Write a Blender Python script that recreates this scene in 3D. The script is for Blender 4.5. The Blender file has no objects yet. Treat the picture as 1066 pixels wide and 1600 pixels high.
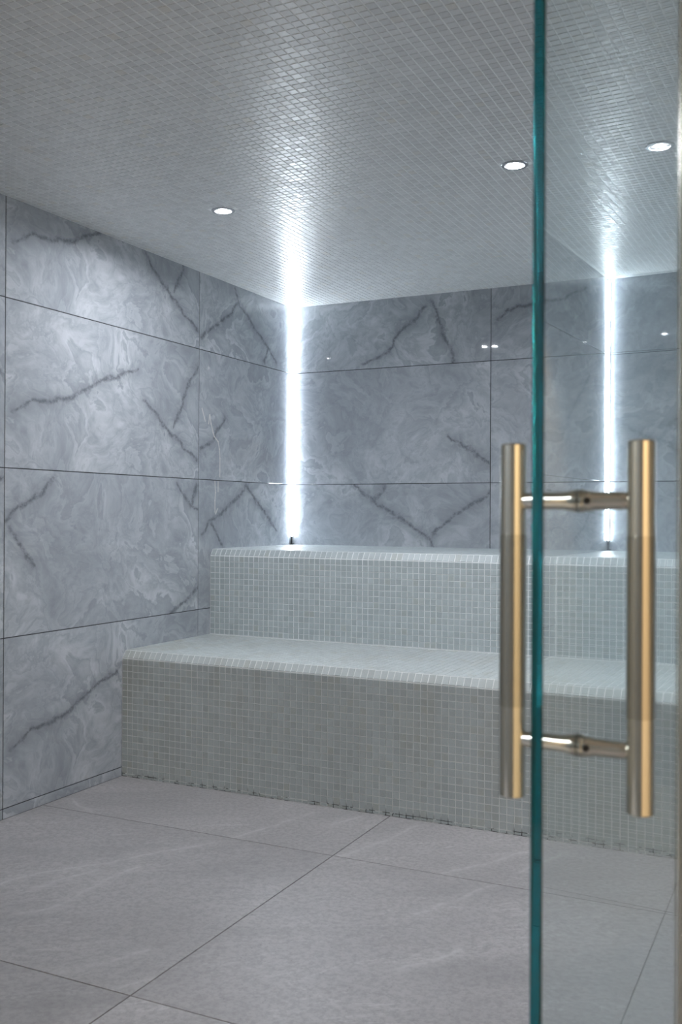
import bpy, math, random
import numpy as np
from mathutils import Matrix, Vector

random.seed(7); rng = np.random.default_rng(7)
sc = bpy.context.scene
COL = sc.collection

# ------------------------------------------------------------------ camera
FPX, IMW, IMH = 1543.18, 1066.0, 1600.0
CAM = np.array([2.58546, -4.68278, 1.07778])
CR = np.array([0.8985209, 0.43890479, 0.00477174])
CU = np.array([-0.00327618, -0.00416481, 0.99998596])
CF = np.array([-0.4389185, 0.89852392, 0.00230424])
cd = bpy.data.cameras.new('camera'); cam = bpy.data.objects.new('camera', cd); COL.objects.link(cam)
cam.matrix_world = Matrix(((CR[0], CU[0], -CF[0], CAM[0]), (CR[1], CU[1], -CF[1], CAM[1]),
                           (CR[2], CU[2], -CF[2], CAM[2]), (0, 0, 0, 1)))
cd.sensor_fit = 'VERTICAL'; cd.sensor_height = 36.0; cd.lens = FPX / IMH * 36.0
cd.clip_start = 0.05; cd.clip_end = 50
cd.dof.use_dof = True; cd.dof.focus_distance = 4.3; cd.dof.aperture_fstop = 8.0
sc.camera = cam

# ------------------------------------------------------------------ world, light, exposure
wd = bpy.data.worlds.new('world'); sc.world = wd; wd.use_nodes = True
wd.node_tree.nodes['Background'].inputs[0].default_value = (0.5, 0.52, 0.55, 1)
wd.node_tree.nodes['Background'].inputs[1].default_value = 0.1
vs = sc.view_settings
vs.view_transform = 'Standard'; vs.look = 'None'; vs.gamma = 1.0; vs.use_curve_mapping = False
vs.exposure = 2.98
sc.cycles.max_bounces = 24; sc.cycles.transmission_bounces = 22; sc.cycles.glossy_bounces = 18
sc.cycles.diffuse_bounces = 4
LED_STRENGTH = 38.0        # corner light strips
LENS_STRENGTH = 590.0      # recessed downlights
WARM_SPOT_WATT = 60.0          # added warm spot, unseen, for the gold stripe on the handles
FILL_WATT = 7.0  # added fill light behind the camera, unseen

# ------------------------------------------------------------------ dimensions of the place
XR = 3.393                 # right wall
YF = -3.30                 # glass front
HC = 2.1927                # ceiling
Z0 = 0.036                 # lowest wall joint
LB_Y, LB_Z, LB_C = -1.430, 0.514, 0.484    # lower bench: front plane, top, chamfer bottom
UB_Y, UB_Z, UB_C = -0.787, 0.912, 0.882    # upper bench
PITCH = 0.0262; JOINT = 0.0028

# ------------------------------------------------------------------ helpers
def obj(name, verts, faces, mat=None, parent=None, smooth=False):
    me = bpy.data.meshes.new(name); me.from_pydata([tuple(v) for v in verts], [], [tuple(f) for f in faces]); me.update()
    if smooth:
        me.polygons.foreach_set('use_smooth', [True] * len(me.polygons))
    if mat: me.materials.append(mat)
    o = bpy.data.objects.new(name, me); COL.objects.link(o)
    if parent: o.parent = parent
    return o
def inst(name, me, parent, M):
    o = bpy.data.objects.new(name, me); COL.objects.link(o); o.parent = parent; o.matrix_local = M
    return o
def empty(name, loc):
    o = bpy.data.objects.new(name, None); COL.objects.link(o); o.location = loc; o.empty_display_size = 0.05
    return o
def tag(o, label=None, cat=None, group=None, kind=None):
    if label: o['label'] = label
    if cat: o['category'] = cat
    if group: o['group'] = group
    if kind: o['kind'] = kind
    return o
BOXF = [(0, 3, 2, 1), (4, 5, 6, 7), (0, 1, 5, 4), (1, 2, 6, 5), (2, 3, 7, 6), (3, 0, 4, 7)]
def boxv(a, b):
    (x0, y0, z0), (x1, y1, z1) = a, b
    return [(x0, y0, z0), (x1, y0, z0), (x1, y1, z0), (x0, y1, z0), (x0, y0, z1), (x1, y0, z1), (x1, y1, z1), (x0, y1, z1)]
def box(name, a, b, mat=None, parent=None):
    return obj(name, boxv(a, b), BOXF, mat, parent)
def chamfer_slab(w, h, t, c, e=0.0, drop=0.0):
    """tile in its own plane: (0..w, 0..h), front face at z=0, back at z=-t, front edges chamfered by c;
    with e the last e metres before either upright edge fall back by drop (fired tiles are slightly cushioned)"""
    v = [(0, 0, -t), (w, 0, -t), (w, h, -t), (0, h, -t), (0, 0, -c - drop), (w, 0, -c - drop), (w, h, -c - drop), (0, h, -c - drop),
         (c, c, -drop), (w - c, c, -drop), (w - c, h - c, -drop), (c, h - c, -drop)]
    f = [(0, 3, 2, 1)]
    if e and w > 3 * e:
        v += [(e, c, 0), (w - e, c, 0), (w - e, h - c, 0), (e, h - c, 0), (e, 0, -c), (w - e, 0, -c), (w - e, h, -c), (e, h, -c)]
        f += [(1, 2, 6, 5), (3, 0, 4, 7), (0, 1, 5, 17, 16, 4), (2, 3, 7, 19, 18, 6), (5, 6, 10, 9), (7, 4, 8, 11),
              (4, 16, 12, 8), (16, 17, 13, 12), (17, 5, 9, 13), (6, 18, 14, 10), (18, 19, 15, 14), (19, 7, 11, 15),
              (8, 12, 15, 11), (12, 13, 14, 15), (13, 9, 10, 14)]
        return v, f
    for k in (0, 4):
        for i in range(4):
            j = (i + 1) % 4; f.append((k + i, k + j, k + 4 + j, k + 4 + i))
    f.append((8, 9, 10, 11))
    return v, f
def lathe(prof, n=32):
    """prof: list of (radius, z) from bottom to top, capped when the radius is 0"""
    v, f, rings = [], [], []
    for r, z in prof:
        if r < 1e-7: rings.append([len(v)]); v.append((0, 0, z))
        else:
            rings.append(list(range(len(v), len(v) + n)))
            for k in range(n):
                a = 2 * math.pi * k / n; v.append((r * math.cos(a), r * math.sin(a), z))
    for A, B in zip(rings, rings[1:]):
        for k in range(n):
            j = (k + 1) % n
            if len(A) == 1 and len(B) == 1: continue
            if len(A) == 1: f.append((A[0], B[j], B[k]))
            elif len(B) == 1: f.append((A[k], A[j], B[0]))
            else: f.append((A[k], A[j], B[j], B[k]))
    return v, f
def frame(o, x, y, z):
    return Matrix(((x[0], y[0], z[0], o[0]), (x[1], y[1], z[1], o[1]), (x[2], y[2], z[2], o[2]), (0, 0, 0, 1)))
def autosmooth(o, ang=35):
    me = o.data
    me.polygons.foreach_set('use_smooth', [True] * len(me.polygons))
    me.set_sharp_from_angle(angle=math.radians(ang))

# ------------------------------------------------------------------ node helpers
class NT:
    def __init__(s, name):
        s.mat = bpy.data.materials.new(name); s.mat.use_nodes = True
        s.t = s.mat.node_tree; s.n = s.t.nodes; s.l = s.t.links
        s.bsdf = s.n['Principled BSDF']; s.out = s.n['Material Output']
    def put(s, sock, v):
        if v is None: return
        if hasattr(v, 'is_output'): s.l.new(v, sock)
        else: sock.default_value = v
    def math(s, op, a, b=None, c=None, clamp=False):
        n = s.n.new('ShaderNodeMath'); n.operation = op; n.use_clamp = clamp
        s.put(n.inputs[0], a); s.put(n.inputs[1], b); s.put(n.inputs[2], c)
        return n.outputs[0]
    def vec(s, op, a, b=None, scale=None):
        n = s.n.new('ShaderNodeVectorMath'); n.operation = op
        s.put(n.inputs[0], a); s.put(n.inputs[1], b)
        if scale is not None: s.put(n.inputs['Scale'], scale)
        return n.outputs['Value'] if op in ('DOT_PRODUCT', 'LENGTH', 'DISTANCE') else n.outputs[0]
    def noise(s, v, scale, detail=2, rough=0.5, dist=0.0):
        n = s.n.new('ShaderNodeTexNoise'); s.put(n.inputs['Vector'], v); n.inputs['Scale'].default_value = scale
        n.inputs['Detail'].default_value = detail; n.inputs['Roughness'].default_value = rough; n.inputs['Distortion'].default_value = dist
        return n.outputs['Fac'], n.outputs['Color']
    def ramp(s, fac, stops, interp='LINEAR'):
        n = s.n.new('ShaderNodeValToRGB'); n.color_ramp.interpolation = interp; e = n.color_ramp.elements
        while len(e) < len(stops): e.new(0.5)
        for el, (p, c) in zip(e, stops):
            el.position = p; el.color = (c, c, c, 1) if not hasattr(c, '__len__') else (*c, 1)
        s.put(n.inputs[0], fac); return n.outputs[0]
    def mix(s, fac, a, b, mode='MIX'):
        n = s.n.new('ShaderNodeMix'); n.data_type = 'RGBA'; n.blend_type = mode
        s.put(n.inputs[0], fac); s.put(n.inputs[6], a); s.put(n.inputs[7], b)
        return n.outputs[2]
    def maprange(s, v, a, b, c=0.0, d=1.0, smooth=True):
        n = s.n.new('ShaderNodeMapRange'); n.interpolation_type = 'SMOOTHSTEP' if smooth else 'LINEAR'
        s.put(n.inputs[0], v)
        for i, x in enumerate((a, b, c, d)): n.inputs[1 + i].default_value = x
        return n.outputs[0]
    def pos(s):
        return s.n.new('ShaderNodeNewGeometry').outputs['Position']
    def set(s, **k):
        for a, v in k.items(): s.put(s.bsdf.inputs[a.replace('_', ' ')], v)
        return s.mat
    def bump(s, h, strength, dist):
        n = s.n.new('ShaderNodeBump'); n.inputs['Strength'].default_value = strength; n.inputs['Distance'].default_value = dist
        s.put(n.inputs['Height'], h); s.put(s.bsdf.inputs['Normal'], n.outputs[0])
def simple(name, col, rough=0.5, metal=0.0, noise=0.0, **k):
    m = NT(name); c = (*col, 1)
    f, _ = m.noise(m.pos(), 30, 3)
    c2 = m.mix(m.math('MULTIPLY', f, noise), c, tuple(x * 0.6 for x in col) + (1,)) if noise else c
    return m.set(Base_Color=c2, Roughness=rough, Metallic=metal, **k)

# ------------------------------------------------------------------ materials
def marble(name, axis, origin, seed, veins, drips=None):
    """polished grey onyx print; axis 0: wall in YZ, 1: wall in XZ; origin: lower left corner of the print"""
    m = NT(name)
    sx = m.n.new('ShaderNodeSeparateXYZ'); m.l.new(m.pos(), sx.inputs[0])
    a = sx.outputs['Y'] if axis == 0 else sx.outputs['X']
    cb = m.n.new('ShaderNodeCombineXYZ')
    m.l.new(m.math('SUBTRACT', a, origin[0]), cb.inputs[0]); m.l.new(m.math('SUBTRACT', sx.outputs['Z'], origin[1]), cb.inputs[1])
    P = cb.outputs[0]
    Q = m.vec('ADD', P, (seed * 3.17, seed * 1.93, seed * 0.71))
    _, w1 = m.noise(Q, 2.0, 2, 0.5)
    Q1 = m.vec('ADD', Q, m.vec('SCALE', m.vec('SUBTRACT', w1, (0.5, 0.5, 0.5)), scale=0.42))
    _, w2 = m.noise(Q1, 8.0, 3, 0.6)
    Q2 = m.vec('ADD', Q1, m.vec('SCALE', m.vec('SUBTRACT', w2, (0.5, 0.5, 0.5)), scale=0.10))
    n1, _ = m.noise(Q2, 3.1, 7, 0.56)
    cloud = m.ramp(n1, [(0.26, 0.05), (0.385, 0.62), (0.40, 0.14), (0.485, 0.66), (0.497, 0.30), (0.565, 0.98), (0.585, 0.22), (0.68, 0.70), (0.80, 0.35)])
    n2, _ = m.noise(Q2, 4.2, 7, 0.6)
    cloud2 = m.ramp(n2, [(0.30, 0.12), (0.45, 0.60), (0.462, 0.28), (0.55, 0.85), (0.60, 0.32), (0.75, 0.55)])
    n3, _ = m.noise(Q, 1.3, 3, 0.5)
    base = m.mix(m.maprange(n3, 0.38, 0.62, 0.15, 0.60), cloud, cloud2)
    n4, _ = m.noise(Q2, 22.0, 5, 0.68)
    base = m.mix(0.24, base, m.ramp(n4, [(0.3, 0.15), (0.7, 0.85)]))
    n5, _ = m.noise(Q1, 1.6, 3, 0.5)
    base = m.mix(m.maprange(n5, 0.42, 0.62, 0.0, 0.35), base, (0.08, 0.08, 0.08, 1))
    col = m.ramp(base, [(0.0, (0.225, 0.248, 0.275)), (0.42, (0.38, 0.41, 0.445)), (1.0, (0.625, 0.655, 0.69))])
    if veins:
        _, wv = m.noise(P, 13.0, 5, 0.7)
        PV = m.vec('ADD', P, m.vec('MULTIPLY', m.vec('SUBTRACT', wv, (0.5, 0.5, 0.5)), (0.06, 0.06, 0.0)))
        dmin = None
        for line in veins:
            k = len(line) - 1
            for i in range(k):
                A = Vector((line[i][0] - origin[0], line[i][1] - origin[1], 0)); B = Vector((line[i + 1][0] - origin[0], line[i + 1][1] - origin[1], 0))
                ba = B - A; w = 0.0175 * (0.75 + 0.5 * math.sin((i + 0.7) / (k + 0.4) * math.pi))
                pa = m.vec('SUBTRACT', PV, tuple(A))
                h = m.math('MULTIPLY', m.vec('DOT_PRODUCT', pa, tuple(ba / ba.length_squared)), 1.0, clamp=True)
                d = m.math('DIVIDE', m.vec('DISTANCE', pa, m.vec('SCALE', tuple(ba), scale=h)), w)
                dmin = d if dmin is None else m.math('MINIMUM', dmin, d)
        nv, _ = m.noise(P, 38.0, 4, 0.7)
        core = m.math('MULTIPLY', m.maprange(dmin, 0.0, 0.75, 1.0, 0.0), m.maprange(nv, 0.34, 0.60, 0.25, 1.0))
        halo = m.maprange(dmin, 0.2, 3.0, 0.38, 0.0)
        col = m.mix(halo, col, (0.22, 0.24, 0.265, 1))
        col = m.mix(m.math('MULTIPLY', core, 0.95), col, (0.155, 0.170, 0.190, 1))
    for line in drips or ():
        for A, B in zip(line, line[1:]):
            A = Vector((A[0] - origin[0], A[1] - origin[1], 0)); ba = Vector((B[0] - origin[0], B[1] - origin[1], 0)) - A
            pa = m.vec('SUBTRACT', P, tuple(A))
            h = m.math('MULTIPLY', m.vec('DOT_PRODUCT', pa, tuple(ba / ba.length_squared)), 1.0, clamp=True)
            d = m.vec('DISTANCE', pa, m.vec('SCALE', tuple(ba), scale=h))
            col = m.mix(m.maprange(d, 0.001, 0.0055, 0.55, 0.0), col, (0.86, 0.82, 0.76, 1))
    return m.set(Base_Color=col, Roughness=0.018, Specular_IOR_Level=0.5)

def mosaic_mat(name, tint, stain):
    m = NT(name); P = m.pos()
    at = m.n.new('ShaderNodeAttribute'); at.attribute_name = 'tile_rand'
    oi = m.n.new('ShaderNodeObjectInfo')
    r = m.math('FRACT', m.math('ADD', at.outputs['Fac'], oi.outputs['Random']))
    col = m.ramp(r, [(0.0, tuple(x * 0.91 for x in tint)), (0.45, tint), (0.94, tuple(x * 1.08 for x in tint)),
                     (0.965, (tint[0] * 1.0, tint[1] * 0.96, tint[2] * 0.90)), (1.0, (tint[0] * 0.97, tint[1] * 0.95, tint[2] * 0.91))])
    f, _ = m.noise(P, 420.0, 3, 0.7)
    col = m.mix(m.maprange(f, 0.35, 0.7, 0.0, 0.30), col, tuple(min(x * 1.5, 0.8) for x in tint) + (1,))
    if stain:
        g, _ = m.noise(m.vec('MULTIPLY', P, (2.6, 1.0, 0.5)), 2.2, 4, 0.6)
        col = m.mix(m.maprange(g, 0.50, 0.72, 0.0, 0.40), col, (0.36, 0.345, 0.29, 1))
    rg = m.maprange(m.math('FRACT', m.math('MULTIPLY', r, 17.3)), 0.0, 1.0, 0.32, 0.42)
    m.bump(f, 0.10, 0.0006)
    return m.set(Base_Color=col, Roughness=rg, Specular_IOR_Level=0.6)
def grout_mat(name, c, dirty):
    m = NT(name); P = m.pos()
    f, _ = m.noise(P, 9.0, 5, 0.7)
    col = m.mix(m.maprange(f, 0.48, 0.75, 0.0, 0.40), (*c, 1), (c[0] * 0.74, c[1] * 0.71, c[2] * 0.64, 1))
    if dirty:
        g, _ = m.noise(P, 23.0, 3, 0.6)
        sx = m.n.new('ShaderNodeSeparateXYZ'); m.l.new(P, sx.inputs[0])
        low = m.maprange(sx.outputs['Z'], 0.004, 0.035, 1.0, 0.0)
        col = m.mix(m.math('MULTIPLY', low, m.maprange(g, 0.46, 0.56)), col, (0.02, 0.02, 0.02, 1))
    return m.set(Base_Color=col, Roughness=0.7)
def floor_mat(name, seed, veins=()):
    m = NT(name); P = m.pos(); Q = m.vec('ADD', P, (seed * 2.3, seed * 1.1, seed * 0.37))
    n1, _ = m.noise(Q, 2.2, 5, 0.6)
    Qs = m.vec('MULTIPLY', Q, (1.0, 3.2, 1.0))
    rot = m.n.new('ShaderNodeVectorRotate'); rot.rotation_type = 'Z_AXIS'; m.l.new(Q, rot.inputs['Vector']); rot.inputs['Angle'].default_value = math.radians(-34)
    n2, _ = m.noise(m.vec('MULTIPLY', rot.outputs[0], (0.55, 3.0, 1.0)), 1.7, 6, 0.55, 0.4)
    n3, _ = m.noise(Q, 70.0, 5, 0.75)
    col = m.ramp(n1, [(0.3, (0.345, 0.330, 0.331)), (0.7, (0.435, 0.416, 0.418))])
    col = m.mix(m.maprange(n2, 0.30, 0.48, 0.35, 0.0), col, (0.25, 0.243, 0.245, 1))
    v = m.math('ABSOLUTE', m.math('SUBTRACT', n2, 0.555))
    col = m.mix(m.math('MULTIPLY', m.maprange(v, 0.0, 0.010, 0.5, 0.0), m.maprange(n1, 0.42, 0.60)), col, (0.56, 0.55, 0.55, 1))
    v = m.math('ABSOLUTE', m.math('SUBTRACT', n2, 0.45))
    col = m.mix(m.math('MULTIPLY', m.maprange(v, 0.0, 0.006, 0.35, 0.0), m.maprange(n1, 0.60, 0.45)), col, (0.52, 0.51, 0.51, 1))
    col = m.mix(m.maprange(n3, 0.40, 0.64, 0.0, 0.55), col, (0.26, 0.25, 0.252, 1))
    if veins:
        _, wv = m.noise(P, 7.0, 4, 0.65)
        PV = m.vec('MULTIPLY', m.vec('ADD', P, m.vec('SCALE', m.vec('SUBTRACT', wv, (0.5, 0.5, 0.5)), scale=0.06)), (1, 1, 0))
        dmin = None
        for line in veins:
            for A, B in zip(line, line[1:]):
                A = Vector((*A, 0)); ba = Vector((*B, 0)) - A
                pa = m.vec('SUBTRACT', PV, tuple(A))
                h = m.math('MULTIPLY', m.vec('DOT_PRODUCT', pa, tuple(ba / ba.length_squared)), 1.0, clamp=True)
                d = m.vec('DISTANCE', pa, m.vec('SCALE', tuple(ba), scale=h))
                dmin = d if dmin is None else m.math('MINIMUM', dmin, d)
        nv, _ = m.noise(P, 16.0, 4, 0.7)
        col = m.mix(m.math('MULTIPLY', m.maprange(dmin, 0.0, 0.012, 0.5, 0.0), m.maprange(nv, 0.36, 0.60, 0.15, 1.0)), col, (0.56, 0.55, 0.55, 1))
        col = m.mix(m.maprange(dmin, 0.0, 0.05, 0.18, 0.0), col, (0.5, 0.49, 0.49, 1))
    n5, _ = m.noise(Q, 190.0, 2, 0.5)
    col = m.mix(m.maprange(n5, 0.68, 0.74, 0.0, 0.55), col, (0.13, 0.125, 0.125, 1))
    m.bump(n3, 0.12, 0.002)
    return m.set(Base_Color=col, Roughness=m.maprange(n3, 0.3, 0.7, 0.36, 0.50), Specular_IOR_Level=0.45)
def emission(name, col, s):
    m = NT(name); e = m.n.new('ShaderNodeEmission'); e.inputs[0].default_value = (*col, 1); e.inputs[1].default_value = s
    m.l.new(e.outputs[0], m.out.inputs[0]); return m.mat
def glass_mat(name, col, dens):
    m = NT(name); va = m.n.new('ShaderNodeVolumeAbsorption'); va.inputs[0].default_value = (*col, 1); va.inputs[1].default_value = dens
    m.l.new(va.outputs[0], m.out.inputs['Volume'])
    return m.set(Base_Color=(1, 1, 1, 1), Roughness=0.0, IOR=1.5, Transmission_Weight=1.0)
def metal_mat(name, col, rough):
    m = NT(name)
    f, _ = m.noise(m.vec('MULTIPLY', m.pos(), (60, 60, 900)), 1.0, 3)
    return m.set(Base_Color=(*col, 1), Metallic=1.0, Roughness=m.maprange(f, 0.2, 0.8, rough * 0.8, rough * 1.2))

M_TILE = mosaic_mat('glass_mosaic_grey', (0.40, 0.45, 0.465), False)
M_TILE_L = mosaic_mat('glass_mosaic_grey_worn', (0.46, 0.50, 0.50), True)
M_TILE_C = mosaic_mat('glass_mosaic_silver', (0.64, 0.66, 0.665), False)
M_GROUT = grout_mat('mosaic_grout', (0.84, 0.87, 0.88), False)
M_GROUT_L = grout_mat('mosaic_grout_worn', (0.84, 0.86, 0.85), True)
M_GROUT_C = grout_mat('ceiling_grout', (0.92, 0.94, 0.94), False)
M_JOINT = simple('dark_tile_joint', (0.04, 0.042, 0.046), 0.8, noise=0.3)
M_FJOINT = simple('floor_joint', (0.15, 0.145, 0.145), 0.8, noise=0.3)
M_PLASTER = simple('lobby_plaster', (0.33, 0.35, 0.355), 0.8, noise=0.2)
M_WARM = simple('lobby_warm_plaster', (0.64, 0.50, 0.33), 0.8, noise=0.2)
M_LOBBYC = simple('lobby_ceiling_paint', (0.5, 0.5, 0.5), 0.8, noise=0.1)
M_LED = emission('led_diffuser_light', (0.84, 0.92, 1.0), LED_STRENGTH)
M_LENS = emission('downlight_lens_light', (0.93, 0.95, 1.0), LENS_STRENGTH)
M_BLOOM = emission('lens_bloom_glow', (0.93, 0.95, 1.0), 2.2)  # bloom around the small lens, imitated by a dim glow
M_ALU = simple('aluminium_profile', (0.62, 0.63, 0.64), 0.35, 1.0, noise=0.1)
M_TRIM = simple('downlight_trim_metal', (0.45, 0.46, 0.48), 0.3, 1.0, noise=0.1)
M_BLACK = simple('black_rubber', (0.012, 0.012, 0.013), 0.6, noise=0.2)
M_GLASS = glass_mat('door_glass', (0.35, 0.80, 0.82), 9.5)
M_BRASS = metal_mat('polished_brass', (0.73, 0.72, 0.665), 0.06)
M_BRASS2 = metal_mat('satin_brass_sleeve', (0.58, 0.565, 0.51), 0.10)

# ------------------------------------------------------------------ mosaic builder
def project(P):
    d = P - CAM; z = d @ CF
    return np.stack([IMW / 2 + FPX * (d @ CR) / z, IMH / 2 - FPX * (d @ CU) / z], -1), z
class Mosaic:
    """collects tiles (o, u, v, n, su, sv): centre, unit axes and sizes"""
    def __init__(s): s.c, s.u, s.v, s.n, s.su, s.sv = [], [], [], [], [], []
    def field(s, o, u, v, n, nu, nv, pu=PITCH, pv=PITCH, lastu=None):
        o, u, v, n = (np.array(a, float) for a in (o, u, v, n))
        for i in range(nu):
            for j in range(nv):
                s.c.append(o + u * (i + 0.5) * pu + v * (j + 0.5) * pv); s.u.append(u); s.v.append(v); s.n.append(n)
                s.su.append(pu - JOINT); s.sv.append(pv - JOINT)
    def build(s, parent, base, mat, tilt, keep=300, t=0.0014, c=0.0007):
        N = len(s.c); C = np.array(s.c); U = np.array(s.u); V = np.array(s.v); Nn = np.array(s.n)
        su = np.array(s.su)[:, None]; sv = np.array(s.sv)[:, None]
        # every tile is set by hand: a fraction of a degree of tilt and a hair of shift
        a = rng.normal(0, tilt, (N, 2)); rz = rng.normal(0, 0.006, N)
        U2 = U + V * rz[:, None] + Nn * a[:, :1]; U2 /= np.linalg.norm(U2, axis=1)[:, None]
        N2 = np.cross(U2, V + Nn * a[:, 1:]); N2 /= np.linalg.norm(N2, axis=1)[:, None]
        V2 = np.cross(N2, U2)
        C = C + U * rng.normal(0, 0.00022, (N, 1)) + V * rng.normal(0, 0.00022, (N, 1))
        # the tiles that show largest in the picture become objects of their own
        q = np.zeros((N, 4, 2)); zz = np.zeros(N) + 9
        for k, (i, j) in enumerate(((-1, -1), (1, -1), (1, 1), (-1, 1))):
            q[:, k], z = project(C + U * su * 0.5 * i + V * sv * 0.5 * j); zz = np.minimum(zz, z)
        x, y = q[:, :, 0], q[:, :, 1]
        area = 0.5 * np.abs(sum(x[:, i] * y[:, (i + 1) % 4] - x[:, (i + 1) % 4] * y[:, i] for i in range(4)))
        cx, cy = x.mean(1), y.mean(1)
        vis = (zz > 0.2) & (cx > 0) & (cx < IMW) & (cy > 0) & (cy < IMH) & (np.einsum('ij,ij->i', Nn, CAM - C) > 0)
        order = np.argsort(-np.where(vis, area, 0)); single = order[:keep]
        mask = np.ones(N, bool); mask[single] = False
        meshes = {}
        B = np.array(base)
        for k in single:
            key = (round(float(su[k, 0]), 5), round(float(sv[k, 0]), 5))
            if key not in meshes:
                a_, b_ = key[0] / 2, key[1] / 2
                me = bpy.data.meshes.new('mosaic_tile')
                me.from_pydata([(-a_, -b_, 0), (a_, -b_, 0), (a_, b_, 0), (-a_, b_, 0), (-a_ + c, -b_ + c, t), (a_ - c, -b_ + c, t), (a_ - c, b_ - c, t), (-a_ + c, b_ - c, t)], [], BOXF)
                me.materials.append(mat); meshes[key] = me
            inst('mosaic_tile', meshes[key], parent, frame(C[k] - B, U2[k], V2[k], N2[k]))
        C, U2, V2, N2, su, sv = C[mask] - B, U2[mask], V2[mask], N2[mask], su[mask], sv[mask]; n = len(C)
        vv = np.zeros((n, 8, 3))
        for k, (i, j) in enumerate(((-1, -1), (1, -1), (1, 1), (-1, 1))):
            vv[:, k] = C + U2 * su * 0.5 * i + V2 * sv * 0.5 * j
            vv[:, 4 + k] = C + U2 * (su * 0.5 - c) * i + V2 * (sv * 0.5 - c) * j + N2 * t
        fq = np.array([(4, 5, 6, 7), (0, 1, 5, 4), (1, 2, 6, 5), (2, 3, 7, 6), (3, 0, 4, 7)])
        F = (np.arange(n)[:, None, None] * 8 + fq[None]).reshape(-1)
        me = bpy.data.meshes.new('mosaic_field'); me.vertices.add(n * 8); me.vertices.foreach_set('co', vv.reshape(-1))
        nf = n * 5; me.loops.add(nf * 4); me.loops.foreach_set('vertex_index', F.astype(np.int32))
        me.polygons.add(nf); me.polygons.foreach_set('loop_start', np.arange(0, nf * 4, 4, dtype=np.int32))
        me.polygons.foreach_set('use_smooth', [False] * nf)
        me.attributes.new('tile_rand', 'FLOAT', 'FACE').data.foreach_set('value', np.repeat(rng.random(n), 5).astype(np.float32)); me.update(calc_edges=True); me.materials.append(mat)
        o = bpy.data.objects.new('mosaic_field', me); COL.objects.link(o); o.parent = parent; o['kind'] = 'stuff'
        return o

# ------------------------------------------------------------------ floor
fl = box('floor', (-0.12, -6.6, -0.12), (XR + 0.12, 0.12, -0.0025), M_FJOINT); tag(fl, kind='structure')
fx = [0.0, 1.197, 2.195, 3.195, XR]; fy = [-6.5, -5.925, -4.92, -3.91, -2.902, -1.888, -1.40]
FV = [[(0.44, -2.54), (0.47, -2.43), (0.53, -2.36), (0.61, -2.25), (0.65, -2.16), (0.80, -1.95)], [(0.79, -1.94), (0.84, -1.85), (0.89, -1.69), (0.93, -1.52)], [(0.65, -2.67), (0.70, -2.61), (0.69, -2.49), (0.70, -2.37), (0.71, -2.24)], [(0.56, -2.51), (0.58, -2.41), (0.62, -2.32)], [(0.98, -2.88), (1.02, -2.82), (1.06, -2.76), (1.09, -2.70)], [(1.14, -2.90), (1.20, -2.82)], [(0.04, -1.78), (0.13, -1.83), (0.20, -1.87)], [(1.22, -1.88), (1.27, -1.75), (1.33, -1.48)], [(1.56, -1.87), (1.64, -1.75), (1.73, -1.58)], [(1.60, -2.20), (1.65, -2.07), (1.73, -1.89)], [(1.69, -2.52), (1.75, -2.43), (1.78, -2.35)], [(1.77, -1.76), (1.84, -1.52)], [(1.06, -1.62), (1.10, -1.48)]]
q = 0.0016
for i in range(len(fx) - 1):
    for j in range(len(fy) - 1):
        w, h = fx[i + 1] - fx[i] - 2 * q, fy[j + 1] - fy[j] - 2 * q
        v, f = chamfer_slab(w, h, 0.012, 0.0006)
        mine = [l for l in FV if fx[i] <= (l[0][0] + l[-1][0]) / 2 < fx[i + 1] and fy[j] <= (l[0][1] + l[-1][1]) / 2 < fy[j + 1]]
        o = obj('floor_tile', v, f, floor_mat('grey_porcelain', i * 1.7 + j * 0.9 + 0.4, mine), fl); o.location = (fx[i] + q, fy[j] + q, 0)

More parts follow.
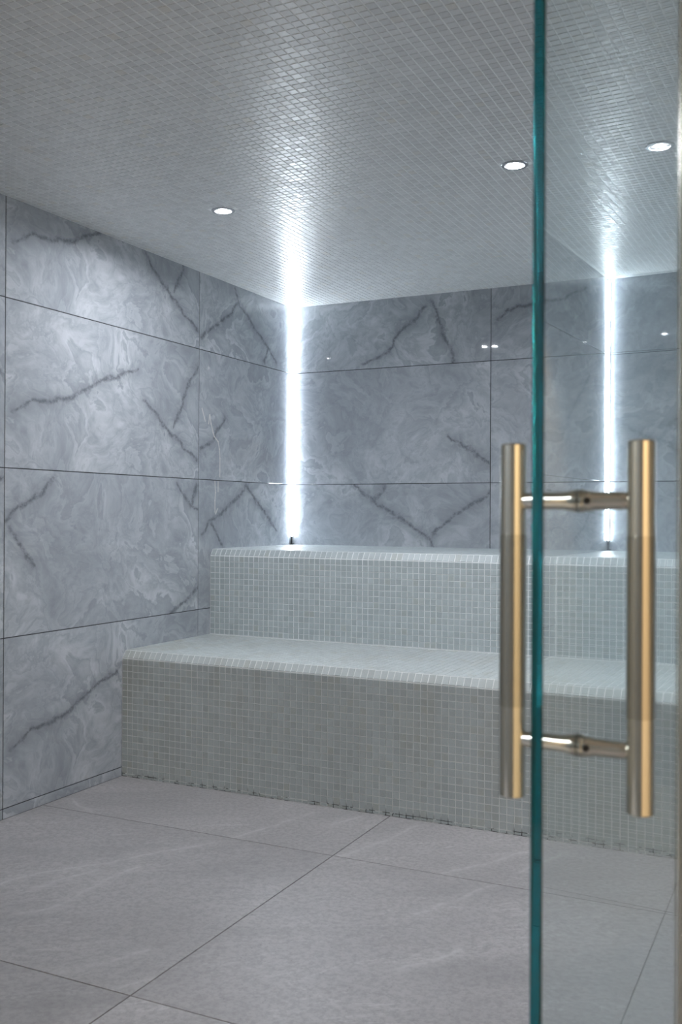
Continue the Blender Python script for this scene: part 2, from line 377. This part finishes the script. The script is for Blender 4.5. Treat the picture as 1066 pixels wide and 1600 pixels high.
# ------------------------------------------------------------------ walls
VL = {
    'R2c1': [[(-2.05, 1.44), (-1.97, 1.48), (-1.93, 1.49), (-1.82, 1.50), (-1.74, 1.52), (-1.64, 1.57), (-1.54, 1.62), (-1.43, 1.65), (-1.34, 1.68)], [(-1.30, 1.56), (-1.21, 1.51), (-1.13, 1.44), (-1.04, 1.40), (-0.99, 1.36), (-0.90, 1.32)], [(-1.08, 1.46), (-1.02, 1.56), (-0.98, 1.65), (-0.90, 1.75)]],
    'R1c1': [[(-2.05, 2.04), (-1.96, 2.09), (-1.82, 2.10), (-1.73, 2.12), (-1.66, 2.16), (-1.58, 2.19)], [(-1.29, 2.18), (-1.24, 2.13), (-1.14, 2.06), (-1.05, 2.00), (-0.99, 1.96), (-0.89, 1.91)], [(-1.08, 2.06), (-1.03, 2.15), (-1.01, 2.19)]],
    'R1c2': [[(-0.87, 1.89), (-0.77, 1.96), (-0.62, 2.04), (-0.56, 2.11)], [(-0.58, 2.18), (-0.54, 2.10), (-0.46, 2.06), (-0.35, 1.99), (-0.26, 1.94), (-0.17, 1.87)], [(-0.30, 1.86), (-0.26, 1.93)]],
    'R2c2': [[(-0.87, 1.38), (-0.77, 1.42), (-0.73, 1.48), (-0.67, 1.54)]],
    'R3c1': [[(-2.08, 1.05), (-2.02, 1.09), (-1.97, 1.12), (-1.89, 1.16), (-1.84, 1.21)], [(-2.06, 1.03), (-2.01, 0.97), (-1.95, 0.90), (-1.94, 0.88)], [(-1.05, 1.21), (-1.00, 1.15), (-0.94, 1.11), (-0.88, 1.09)], [(-0.94, 1.13), (-0.90, 1.21)], [(-1.10, 0.64), (-0.99, 0.68), (-0.88, 0.74)]],
    'R3c2': [[(-0.86, 0.98), (-0.79, 1.04), (-0.66, 1.10), (-0.53, 1.16), (-0.47, 1.22)], [(-0.47, 1.22), (-0.40, 1.16), (-0.28, 1.08), (-0.16, 0.99)], [(-0.78, 1.03), (-0.73, 0.98), (-0.69, 0.93)]],
    'R4c1': [[(-2.05, 0.24), (-1.95, 0.29), (-1.89, 0.30), (-1.81, 0.30), (-1.73, 0.33), (-1.65, 0.37), (-1.56, 0.41), (-1.46, 0.44)]],
    'R2c0': [[(-2.30, 1.70), (-2.20, 1.66), (-2.09, 1.56)]],
    'R3c0': [[(-2.30, 1.10), (-2.20, 1.16), (-2.09, 1.20)]],
}
VB = {
    'R1b1': [[(0.42, 1.86), (0.50, 1.89), (0.56, 1.92), (0.63, 2.02), (0.70, 2.07), (0.77, 2.13)], [(0.79, 2.17), (0.83, 2.11), (0.85, 2.02), (0.88, 1.95), (0.92, 1.88), (0.92, 1.84)]],
    'R1b2': [[(1.15, 2.04), (1.20, 2.08), (1.25, 2.09), (1.33, 2.10), (1.38, 2.10), (1.47, 2.11), (1.57, 2.15)]],
    'R2b1': [[(0.89, 1.48), (0.93, 1.44), (1.00, 1.41), (1.05, 1.37), (1.11, 1.33)]],
    'R3b1': [[(0.38, 1.23), (0.45, 1.17), (0.51, 1.13), (0.58, 1.09), (0.65, 1.05), (0.72, 1.01), (0.79, 0.96), (0.82, 0.91)], [(0.49, 1.16), (0.53, 1.19), (0.55, 1.23)], [(0.80, 0.97), (0.87, 1.02), (0.93, 1.08), (1.00, 1.12), (1.07, 1.15), (1.11, 1.19)]],
    'R2b2': [[(1.75, 1.50), (1.85, 1.44), (1.96, 1.40), (2.05, 1.31)], [(1.90, 1.42), (1.98, 1.52)]],
    'R3b2': [[(1.40, 1.20), (1.55, 1.12), (1.70, 1.05)]],
}
# chalky water marks that have run down the left wall
DRIPS = {'R2c2': [[(-0.86, 1.565), (-0.833, 1.508)], [(-0.806, 1.499), (-0.796, 1.541), (-0.785, 1.5), (-0.768, 1.46), (-0.757, 1.442), (-0.724, 1.42), (-0.712, 1.385), (-0.707, 1.342), (-0.708, 1.254)]],
         'R3c2': [[(-0.75, 1.231), (-0.744, 1.177), (-0.749, 1.14), (-0.748, 1.086)], [(-0.722, 1.229), (-0.722, 1.183)], [(-0.726, 1.101), (-0.743, 1.077)]]}
zr = [0.0, Z0, Z0 + 0.6, Z0 + 1.2, Z0 + 1.8, HC]            # 'R5' skirting, R4, R3, R2, R1
rown = ['R5', 'R4', 'R3', 'R2', 'R1']
JW = 0.0017
def wall(name, axis, cols, cname, plane, inward, veins, seeds, lo, hi):
    """axis 0: wall in YZ at x = plane; axis 1: wall in XZ at y = plane; inward: sign of the room side"""
    th = 0.10; back = plane - inward * 0.0022
    if axis == 0: w = box(name, (min(back, back - inward * th), lo, 0), (max(back, back - inward * th), hi, HC), M_JOINT)
    else: w = box(name, (lo, min(back, back - inward * th), 0), (hi, max(back, back - inward * th), HC), M_JOINT)
    tag(w, kind='structure')
    for ci in range(len(cols) - 1):
        for ri in range(5):
            a0, a1, z0, z1 = cols[ci] + JW, cols[ci + 1] - JW, zr[ri] + (JW if ri else 0), zr[ri + 1] - JW * (ri < 4)
            key = rown[ri] + cname[ci]
            sd = seeds.get(key, (hash((ri * 7 + ci * 3)) % 17) * 0.9 + plane + axis * 5)
            m = marble('onyx_print_%s_%s' % (name, key), axis, (cols[ci], zr[ri]), sd, veins.get(key), DRIPS.get(key) if axis == 0 and inward > 0 else None)
            v, f = chamfer_slab(a1 - a0, z1 - z0, 0.008, 0.0006, 0.080, 0.00076)
            if axis == 0 and inward > 0: F = frame((plane, a0, z0), (0, 1, 0), (0, 0, 1), (1, 0, 0))
            elif axis == 0: F = frame((plane, a1, z0), (0, -1, 0), (0, 0, 1), (-1, 0, 0))
            elif inward < 0: F = frame((a0, plane, z0), (1, 0, 0), (0, 0, 1), (0, -1, 0))
            else: F = frame((a1, plane, z0), (-1, 0, 0), (0, 0, 1), (0, 1, 0))
            o = obj('wall_tile', v, f, m, w); o.matrix_local = F
    return w
SL = {'R1c1': 3.3, 'R2c1': 3.3, 'R3c1': 5.1, 'R4c1': 3.3, 'R1c2': 7.3, 'R2c2': 3.6, 'R3c2': 9.2, 'R4c2': 5.1}
wall('wall_left', 0, [-3.28, -2.084, -0.884, 0.0], ['c0', 'c1', 'c2'], 0.0, 1, VL, SL, -3.34, 0.10)
wall('wall_back', 1, [0.0, 1.1135, 2.3135, XR], ['b1', 'b2', 'b3'], 0.0, -1, VB, {'R1b1': 11.3, 'R2b1': 12.9, 'R3b1': 14.2, 'R1b2': 4.4, 'R2b2': 6.1, 'R3b2': 8.3}, -0.10, XR + 0.10)
VR = {'R2c2': [[(-0.30, 1.70), (-0.45, 1.60), (-0.62, 1.48)]], 'R3c2': [[(-0.2, 1.15), (-0.4, 1.02), (-0.6, 0.95)]]}
wall('wall_right', 0, [-3.28, -2.084, -0.884, 0.0], ['c0', 'c1', 'c2'], XR, -1, VR, {}, -3.34, 0.10)

# ------------------------------------------------------------------ ceiling with mosaic
ce = box('ceiling', (-0.10, YF - 0.02, HC + 0.0005), (XR + 0.10, 0.10, HC + 0.25), M_GROUT_C); tag(ce, kind='structure')
mz = Mosaic()
mz.field((0.002, -0.002, HC + 0.0006), (1, 0, 0), (0, -1, 0), (0, 0, -1), int((XR - 0.004) / PITCH), int(-YF / PITCH))
DL = [(0.598, -1.614), (1.699, -1.620), (2.805, -1.612)]
keep = [k for k, c in enumerate(mz.c) if min((c[0] - x) ** 2 + (c[1] - y) ** 2 for x, y in DL) > 0.046 ** 2]
for a in ('c', 'u', 'v', 'n', 'su', 'sv'): setattr(mz, a, [getattr(mz, a)[k] for k in keep])
mz.build(ce, (0, 0, 0), M_TILE_C, 0.004)

# ------------------------------------------------------------------ lobby around the camera, glass front
for nm, a, b, m in (('wall_lobby_left', (-0.12, -6.6, 0), (0.0, YF - 0.04, 2.6), M_PLASTER),
                    ('wall_lobby_right', (XR, -6.6, 0), (XR + 0.12, YF - 0.04, 2.6), M_WARM),
                    ('wall_lobby_rear', (0.0, -6.6, 0), (XR, -6.5, 2.6), M_PLASTER),
                    ('wall_front', (0.0, YF - 0.04, 2.15), (XR, YF - 0.02, 2.6), M_PLASTER),
                    ('ceiling_lobby', (0.0, -6.5, 2.6), (XR, YF - 0.04, 2.7), M_LOBBYC)):
    tag(box(nm, a, b, m), kind='structure')

# ------------------------------------------------------------------ benches
def bench(label, y0, y1, zb, zc, zt, mat, grout):
    base = (0.0, y0, 0.0); L = XR - 0.004
    t = empty('mosaic_bench', base)
    cy = 0.021                                       # depth of the bevelled nosing
    prof = [(y0, 0), (y0, zc), (y0 + cy, zt), (y1, zt), (y1, 0)]
    v = [(x, y - y0, z) for x in (0.001, XR - 0.001) for y, z in prof]
    f = [(4, 3, 2, 1, 0), (5, 6, 7, 8, 9)] + [(i, (i + 1) % 5, 5 + (i + 1) % 5, 5 + i) for i in range(5)]
    obj('core', v, f, grout, t)
    mz = Mosaic(); nu = int(L / PITCH); e = 0.0001
    nv = int((zc - zb - 0.001) / PITCH)
    mz.field((0.002, y0 - e, zc - 0.0012), (1, 0, 0), (0, 0, -1), (0, -1, 0), nu, nv)
    rest = zc - 0.0012 - nv * PITCH - zb
    if rest > 0.006: mz.field((0.002, y0 - e, zb + rest), (1, 0, 0), (0, 0, -1), (0, -1, 0), nu, 1, PITCH, rest)
    d = np.array([0, cy, zt - zc]); s = np.linalg.norm(d); d /= s; n = np.array([0, -d[2], d[1]])
    mz.field(np.array([0.002, y0, zc]) + n * e, (1, 0, 0), d, n, nu, 1, PITCH, s)
    ny = int((y1 - y0 - cy) / PITCH)
    mz.field((0.002, y0 + cy + 0.001, zt + e), (1, 0, 0), (0, 1, 0), (0, 0, 1), nu, ny)
    keep = [k for k in range(len(mz.c))]
    # mosaic normals must follow u x v: flip the axis where needed
    for k in keep:
        if np.dot(np.cross(mz.u[k], mz.v[k]), mz.n[k]) < 0: mz.v[k] = -mz.v[k]
    mz.build(t, base, mat, 0.007)
    tag(t, label, 'bench', 'stepped mosaic benches')
    return t
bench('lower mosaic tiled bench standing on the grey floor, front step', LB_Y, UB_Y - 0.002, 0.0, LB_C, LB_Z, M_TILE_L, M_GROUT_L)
bench('upper mosaic tiled bench behind the lower one, against the back wall', UB_Y, -0.001, LB_Z + 0.002, UB_C, UB_Z, M_TILE, M_GROUT)

# ------------------------------------------------------------------ corner light strips
def strip(label, x, sx):
    z0, z1 = 0.958, HC - 0.004
    t = empty('light_strip', (x + sx * 0.001, -0.001, z0))
    w = 0.0082
    def prism(pts, za, zb): 
        k = len(pts); v = [(px * sx, -py, z) for z in (za, zb) for px, py in pts]
        f = [tuple(range(k))[::-1], tuple(range(k, 2 * k))] + [(i, (i + 1) % k, k + (i + 1) % k, k + i) for i in range(k)]
        return v, f
    v, f = prism([(0, 0), (w, 0), (w, 0.0022), (0.0022, w), (0, w)], 0.0, z1 - z0); obj('profile', v, f, M_ALU, t)
    h = w - 0.001
    v, f = prism([(h, 0.0022), (h + 0.0004, 0.0034), (0.0034, h + 0.0004), (0.0022, h)], 0.002, z1 - z0 - 0.002); obj('diffuser', v, f, M_LED, t)
    v, f = prism([(0, 0), (w + 0.001, 0), (w + 0.001, 0.004), (0.004, w + 0.001), (0, w + 0.001)], -0.003, 0.0); obj('end_cap', v, f, M_ALU, t)
    v, f = lathe([(0, -0.042), (0.0022, -0.042), (0.0022, -0.003), (0, -0.003)], 10)
    o = obj('cable', [(a + sx * 0.007, b - 0.007, c) for a, b, c in v], f, M_BLACK, t)
    v, f = lathe([(0, -0.0435), (0.010, -0.0435), (0.008, -0.039), (0, -0.038)], 14)
    obj('cable_grommet', [(a + sx * 0.010, b - 0.010, c) for a, b, c in v], f, M_BLACK, t)
    tag(t, label, 'light strip', 'corner light strips')
strip('glowing white light strip in the left corner above the upper bench', 0.0, 1)
strip('glowing white light strip in the right corner, mirrored in the glass door', XR, -1)

# ------------------------------------------------------------------ recessed downlights
def downlight(label, x, y):
    t = empty('downlight', (x, y, HC))
    v, f = lathe([(0.0345, 0.016), (0.030, 0.0015), (0.032, -0.0035), (0.041, -0.0035), (0.043, -0.001), (0.043, 0.001)], 40)
    o = obj('trim_ring', v, f, M_TRIM, t); autosmooth(o)
    v, f = lathe([(0, 0.0), (0.012, 0.0001), (0.0165, 0.0006), (0.0165, 0.003), (0, 0.003)], 40)
    o = obj('lens', v, f, M_LENS, t); autosmooth(o)
    v, f = lathe([(0.0168, 0.0045), (0.0168, 0.0009), (0.0303, 0.0022), (0.0303, 0.0045)], 40)  # glowing ring added to imitate the bloom around the lens
    o = obj('bloom_ring', v, f, M_BLOOM, t); autosmooth(o)
    tag(t, label, 'downlight', 'recessed ceiling downlights')
downlight('recessed ceiling downlight nearest the left marble wall', *DL[0])
downlight('recessed ceiling downlight in the middle, beside the edge of the glass door', *DL[1])
downlight('recessed ceiling downlight seen mirrored in the glass door, at the upper right', *DL[2])

# ------------------------------------------------------------------ glass door with back-to-back pull handle
DE = np.array([2.3828, -3.9147]); DA = 0.0365; GT = 0.010; DW = 0.640
du = np.array([math.sin(DA), math.cos(DA)])
door = empty('door_1', (DE[0], DE[1], 0.0)); door.rotation_euler = (0, 0, math.pi / 2 - DA)   # local x runs along the glass, local -y is its room-right face
v = []
c = 0.0008
def slab(w, t, z0, z1, c):
    pts = [(c, -t / 2), (w - c, -t / 2), (w, -t / 2 + c), (w, t / 2 - c), (w - c, t / 2), (c, t / 2), (0, t / 2 - c), (0, -t / 2 + c)]
    k = 8; v = [(x, y, z) for z in (z0, z1) for x, y in pts]
    return v, [tuple(range(k))[::-1], tuple(range(k, 2 * k))] + [(i, (i + 1) % k, k + (i + 1) % k, k + i) for i in range(k)]
v, f = slab(DW, GT, 0.010, 2.13, c); tag(obj('glass_pane', v, f, M_GLASS, door), 'clear glass with a dark green edge')
HX, HS, HZ, HL = 0.1143, 0.0573, 0.9817, 0.3226
R = 0.0122
for sgn in (-1, 1):
    yy = sgn * HS
    def bar(z0, z1, r):
        v, f = lathe([(0, z0), (r - 0.0012, z0), (r, z0 + 0.0012), (r, z1 - 0.0012), (r - 0.0012, z1), (0, z1)], 48)
        return [(a + HX, b + yy, z) for a, b, z in v], f
    v, f = bar(HZ - HL / 2, HZ + HL / 2, R)
    o = obj('handle_bar', v, f, M_BRASS, door); autosmooth(o)
    v, f = lathe([(R - 0.0004, -0.0785), (R + 0.0003, -0.0783), (R + 0.0003, 0.0783), (R - 0.0004, 0.0785)], 48)
    s = obj('grip_sleeve', [(a + HX, b + yy, z + HZ) for a, b, z in v], f, M_BRASS2, o); autosmooth(s)
for zz in (HZ + 0.1090, HZ - 0.1080):
    # standoff: slim where it meets a bar, thicker toward the glass, a raised collar on either face of the pane
    for sgn in (-1, 1):
        r0 = 0.0078
        prof = [(0.0066, HS - R + 0.003), (0.0076, HS - R - 0.002), (r0 + 0.0003, HS - R - 0.006), (r0 + 0.0004, 0.018), (0.0094, 0.0135), (0.0098, 0.010), (0.0098, GT / 2 + 0.0012), (0.0, GT / 2 + 0.0012)]
        v, f = lathe(prof, 36)
        o = obj('standoff', [(HX + a, sgn * z, zz + b) for a, b, z in v], f, M_BRASS, door); autosmooth(o, 50)
        v, f = lathe([(0, GT / 2), (0.0106, GT / 2), (0.0106, GT / 2 + 0.0030), (0.0100, GT / 2 + 0.0036), (0, GT / 2 + 0.0036)], 36)
        k = obj('collar', [(HX + a, sgn * z, zz + b) for a, b, z in v], f, M_BRASS2, o); autosmooth(k)
        if sgn < 0:
            v, f = lathe([(0, -0.0105), (0.0026, -0.0105), (0.0030, -0.0098), (0.0030, -0.004), (0, -0.004)], 20)
            obj('set_screw', [(HX + z, -0.0125 + a, zz + b) for a, b, z in v], f, M_BLACK, o)
for zz in (0.22, 2.06):
    v = boxv((DW - 0.055, -0.011, zz - 0.045), (DW + 0.006, -GT / 2, zz + 0.045)); v2 = boxv((DW - 0.055, GT / 2, zz - 0.045), (DW + 0.006, 0.011, zz + 0.045))
    hg = obj('hinge', v + v2, BOXF + [tuple(i + 8 for i in q_) for q_ in BOXF], M_BRASS, door)
tag(door, 'open clear glass door with long brass pull handles', kind='structure')
# fixed glass beside the opening
hx = DE[0] + du[0] * (DW + 0.02)
for n_, (xa, xb) in enumerate(((hx + 0.012, XR - 0.002), (0.002, 1.10))):
    g = box('window_%d' % (n_ + 1), (xa, YF + 0.034, 0.004), (xb, YF + 0.042, 2.148), M_GLASS); tag(g, 'fixed clear glass panel of the steam room front', kind='structure')

# clear plastic seal in the gap between the door and the fixed panel
tag(box('trim_1', (hx + 0.001, YF + 0.034, 0.004), (hx + 0.011, YF + 0.042, 2.148), simple('clear_seal', (0.62, 0.61, 0.55), 0.25, Transmission_Weight=0.75, IOR=1.35)), kind='structure')
# ------------------------------------------------------------------ unseen lights added behind the camera
ld = bpy.data.lights.new('added_warm_spot', 'SPOT'); ld.energy = WARM_SPOT_WATT; ld.color = (1.0, 0.82, 0.58); ld.spot_size = math.radians(58); ld.spot_blend = 0.25; ld.shadow_soft_size = 0.05  # added spot, warms the lobby wall that the handles mirror
lo = bpy.data.objects.new('added_warm_spot', ld); COL.objects.link(lo); lo.location = (2.45, -5.3, 2.55)
lo.rotation_euler = (Vector((XR, -5.1, 1.0)) - lo.location).to_track_quat('-Z', 'Y').to_euler()

la = bpy.data.lights.new('added_fill_panel', 'AREA'); la.shape = 'RECTANGLE'; la.size = 1.2; la.size_y = 0.6; la.energy = FILL_WATT; la.color = (0.95, 0.97, 1.0)  # added area fill, lifts the handles and the room from outside the view
lo = bpy.data.objects.new('added_fill_panel', la); COL.objects.link(lo); lo.location = (0.7, -5.9, 2.59)
